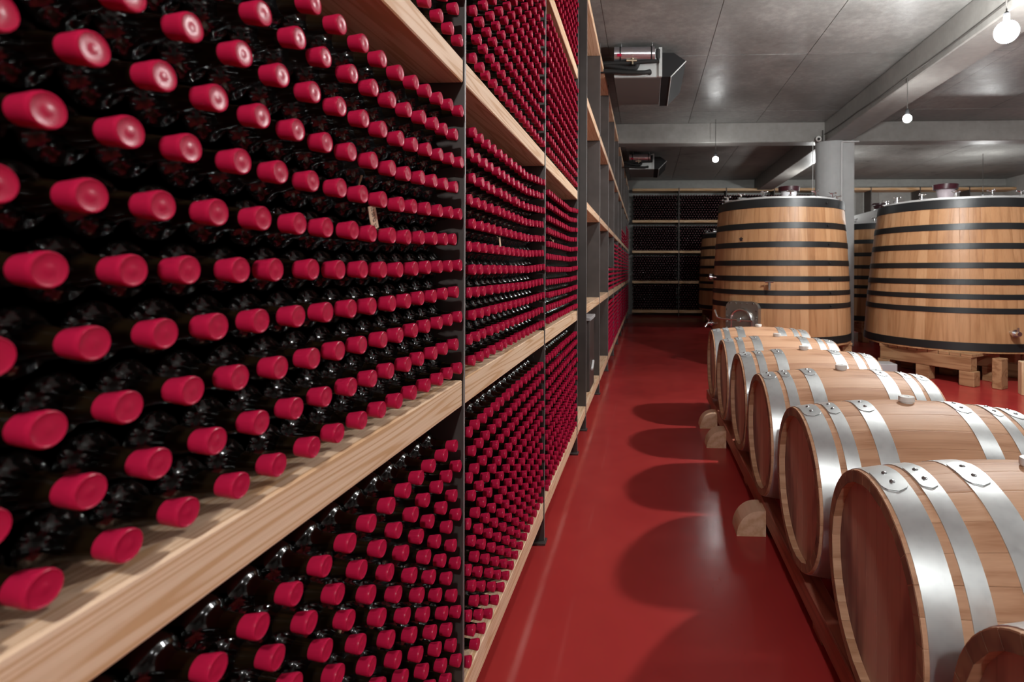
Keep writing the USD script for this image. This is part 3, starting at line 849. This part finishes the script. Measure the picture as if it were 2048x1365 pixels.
# ------------------------------------------------------------------ ceiling coolers
def cooler(label, y):
    t = thing('ceiling_cooler', label, 'cooling unit', (-.10, y, 3.60), group='cooling units under the ceiling')
    obj('casing', box(-.28, .28, .06, 1.12, 0, .34, .006), GREYMETAL, t)
    obj('front_plate', box(-.278, .278, .045, .058, .004, .335, .003), PALEMETAL, t)
    obj('edge_flange', box(.245, .285, .02, .06, 0, .345, .003), PALEMETAL, t)
    tank = cyl((-.27, 0, .255), (.20, 0, .255), .085, 24)
    tk = obj('tank', tank, SILVER, t, 35)
    for x in (-.20, .16):
        obj('tank_band', lathe([(.0855, -.008), (.089, -.008), (.089, .008), (.0855, .008), (.0855, -.008)], 24, 'x').apply_translation((x, 0, .255)), BLACK, tk, 35)
    obj('hanger_rod', cat_m(cyl((-.19, 0, .30), (-.19, 0, .385), .006, 8), cyl((.17, 0, .30), (.17, 0, .385), .006, 8)), RIVET, t)
    def pipe(pts, r=.022):
        P_ = np.array(pts, float)
        return tube(np.vstack([P_[:1] + (P_[1:2] - P_[:1]) * 0, *[P_[i:i + 1] + (P_[i + 1:i + 2] - P_[i:i + 1]) * f for i in range(len(P_) - 1) for f in (.33, .66, 1)]]), r, 10)
    obj('lagged_pipe', pipe([(-.62, -.02, .13), (-.30, -.02, .15), (-.05, -.02, .15), (.10, -.02, .165), (.235, -.02, .165), (.235, -.02, .30)], .026), RUBBER, t, 50)
    obj('lagged_pipe', pipe([(-.62, -.03, .06), (-.30, -.03, .05), (-.10, -.03, .035), (.08, -.03, .03), (.14, -.01, .05), (.14, .05, .05)], .026), RUBBER, t, 50)
    obj('lagged_pipe', pipe([(-.62, .0, .20), (-.35, .0, .13), (-.10, .0, .09), (-.02, .0, .10), (.0, .0, .15)], .03), RUBBER, t, 50)
    vl = obj('brass_valve', cat_m(cyl((-.13, -.05, .165), (-.01, -.05, .165), .014, 10), cyl((-.06, -.05, .12), (-.06, -.05, .22), .012, 10), cyl((-.06, -.05, .215), (-.06, -.05, .225), .03, 14)), BRASS, t, 40)
    obj('red_tag', box(-.235, -.185, -.088, -.085, .20, .232, .001), CAPSULE, t)
    hood = [(.285, 0.0), (.285, .28), (.42, .28), (.565, .18), (.39, .0)]
    hd = obj('duct_hood', extrude_xz(hood, .03, 1.18), BLACK, t)
    obj('hood_edge', cat_m(cyl((.565, .028, .18), (.39, .028, .0), .006, 8), cyl((.39, .028, .0), (.39, 1.18, .0), .006, 8)), PALEMETAL, hd)
    return t
cooler('grey ceiling cooling unit with black hood, bigger of the two seen', 6.42)
cooler('grey ceiling cooling unit with black hood, far one beyond the cross beam', 12.35)

# ------------------------------------------------------------------ cable, conduit, small fittings
def sag(points, n=10):
    P_ = np.array(points, float); out = [P_[0]]
    for a, b in zip(P_, P_[1:]):
        for k in range(1, n + 1):
            s = k / n
            p = a + (b - a) * s
            p = p - np.array([0, 0, .035 * np.linalg.norm(b - a) * s * (1 - s)])
            out.append(p)
    return np.array(out)
tag(obj('ceiling_cable', tube(sag([(3.16, 9.9, 3.75), (3.165, 8.4, 3.72), (3.165, 6.8, 3.70), (3.165, 4.6, 3.72), (3.165, 2.0, 3.72)]), .009, 6), CABLE, None, 50), 'thin grey cable sagging along the side of the long ceiling beam', 'cable')
t = thing('wall_conduit', 'white conduit pipe running up the pillar front and along the beam', 'conduit', (3.43, 9.83, 0))
obj('upright_pipe', cyl((0, .0, 0), (0, .0, 3.60), .014, 10), CONDUIT, t, 40)
obj('top_pipe', cyl((0, .0, 3.60), (.30, .0, 3.60), .014, 10), CONDUIT, t, 40)
t = thing('ceiling_camera', 'small white round camera fixed under the beam beside the pillar', 'camera', (3.04, 9.86, 3.66))
obj('housing', trimesh.creation.icosphere(3, .05), WHITE, t, True)
obj('lens', cyl((-.01, -.045, -.012), (-.014, -.066, -.02), .024, 14), BLACK, t, 40)
obj('bracket', cat_m(cyl((.0, .02, .02), (.10, .09, .05), .01, 8), cyl((.10, .08, -.03), (.10, .08, .17), .010, 8)), CABLE, t)
tag(obj('hanging_wire', cyl((2.96, 9.92, 2.2), (2.96, 9.92, 3.63), .005, 6), CONDUIT, None), 'thin pale wire hanging just beside the pillar', 'wire')
t = thing('floor_cabinet', 'dark cabinet with pale grey top standing inside the empty rack bay', 'cabinet', (-.635, 5.38, .206))
obj('body', box(-.12, .12, -.30, .12, 0, .66, .006), STEEL_DARK, t)
obj('cabinet_top', box(-.13, .13, -.32, .14, .66, .69, .003), GREYBOX, t)
obj('pale_handle', cyl((.135, -.25, .20), (.135, -.12, .26), .012, 8), CONDUIT, t)

# ------------------------------------------------------------------ tags and strings among the bottles
def card_tag(label, y, z, w=.028, h=.046, tilt=.35, lines=(), yaw=0.0):
    t = thing('bottle_tag', label, 'tag', (RX - .028, y, z), group='card tags hung among the bottles')
    Mx = np.eye(4)
    Mx[:3, 0] = (0, 1, 0); Mx[:3, 1] = (0, 0, 1); Mx[:3, 2] = (1, 0, 0)
    R_ = trimesh.transformations.rotation_matrix(yaw, [0, 0, 1]) @ Mx @ trimesh.transformations.rotation_matrix(tilt, [0, 0, 1])
    pts = [(-w / 2, 0), (w / 2, 0), (w / 2, -h), (-w / 2, -h), (-w * .3, h * .14), (w * .3, h * .14)]
    cd = obj('card', with_m(trimesh.convex.convex_hull(np.array([(x, yy, zz) for x, yy in pts for zz in (0, .0012)])), R_), PAPER, t)
    if lines:
        for k, s in enumerate(lines):
            m = meshkit.text_mesh(s, h * .155, .0004)
            m.apply_translation((-m.bounds[1, 0] / 2, -h * (.21 + .235 * k), .0012))
            obj('handwriting', with_m(m, R_), INK, cd)
    st = [(0, 0, 0), (-.010, -.014, .012), (-.014, -.020, .034), (-.012, -.012, .056)]
    obj('string', tube(np.array(st), .0020, 6), STRING, t, 50)
    return t
# positions read off the rows of the first bays
def at(u, v, x):
    d = CR * (u - CX) / F_PX + CU * (CY - v) / F_PX + CF
    return EYEP + d * (x / d[0])
p = at(742, 412, RX - .028)
card_tag('brown card tag with handwritten figures hung in the first bottle bay', p[1], p[2], lines=('22', '53', '65', '41'))
for (u, v), lab in (((999, 484), 'small blank card tag between bottles just past the first steel post'), ((1106, 486), 'tiny pale card tag past the second steel post')):
    p = at(u, v, RX - .028)
    card_tag(lab, p[1], p[2] + .01, .022, .045, .3)
p = at(672, 1285, RX - .045)
tw = tube(np.array([(0, .02, .022), (0, .012, .014), (0, .0, .002), (0, .003, -.012), (-.004, .016, -.022), (-.008, .032, -.026)]), .0035, 8)
tw.apply_translation(p)
tag(obj('raffia_twist', tw, STRING, None, 50), 'twisted raffia string caught between bottles below the lower shelf', 'string')

# water drops on the floor
dr_ = []
for k in range(70):
    x, y = RNG.normal(.33, .07), RNG.uniform(1.7, 3.2)
    s = RNG.uniform(.0012, .0035)
    q = trimesh.creation.icosphere(1, s); q.apply_scale([1, 1, .45]); q.apply_translation((x, y, s * .2)); dr_.append(q)
tag(obj('water_drops', cat_m(*dr_), WATER, None, True), 'scattered water drops on the red floor beside the barrels', 'water drops', None, 'stuff')
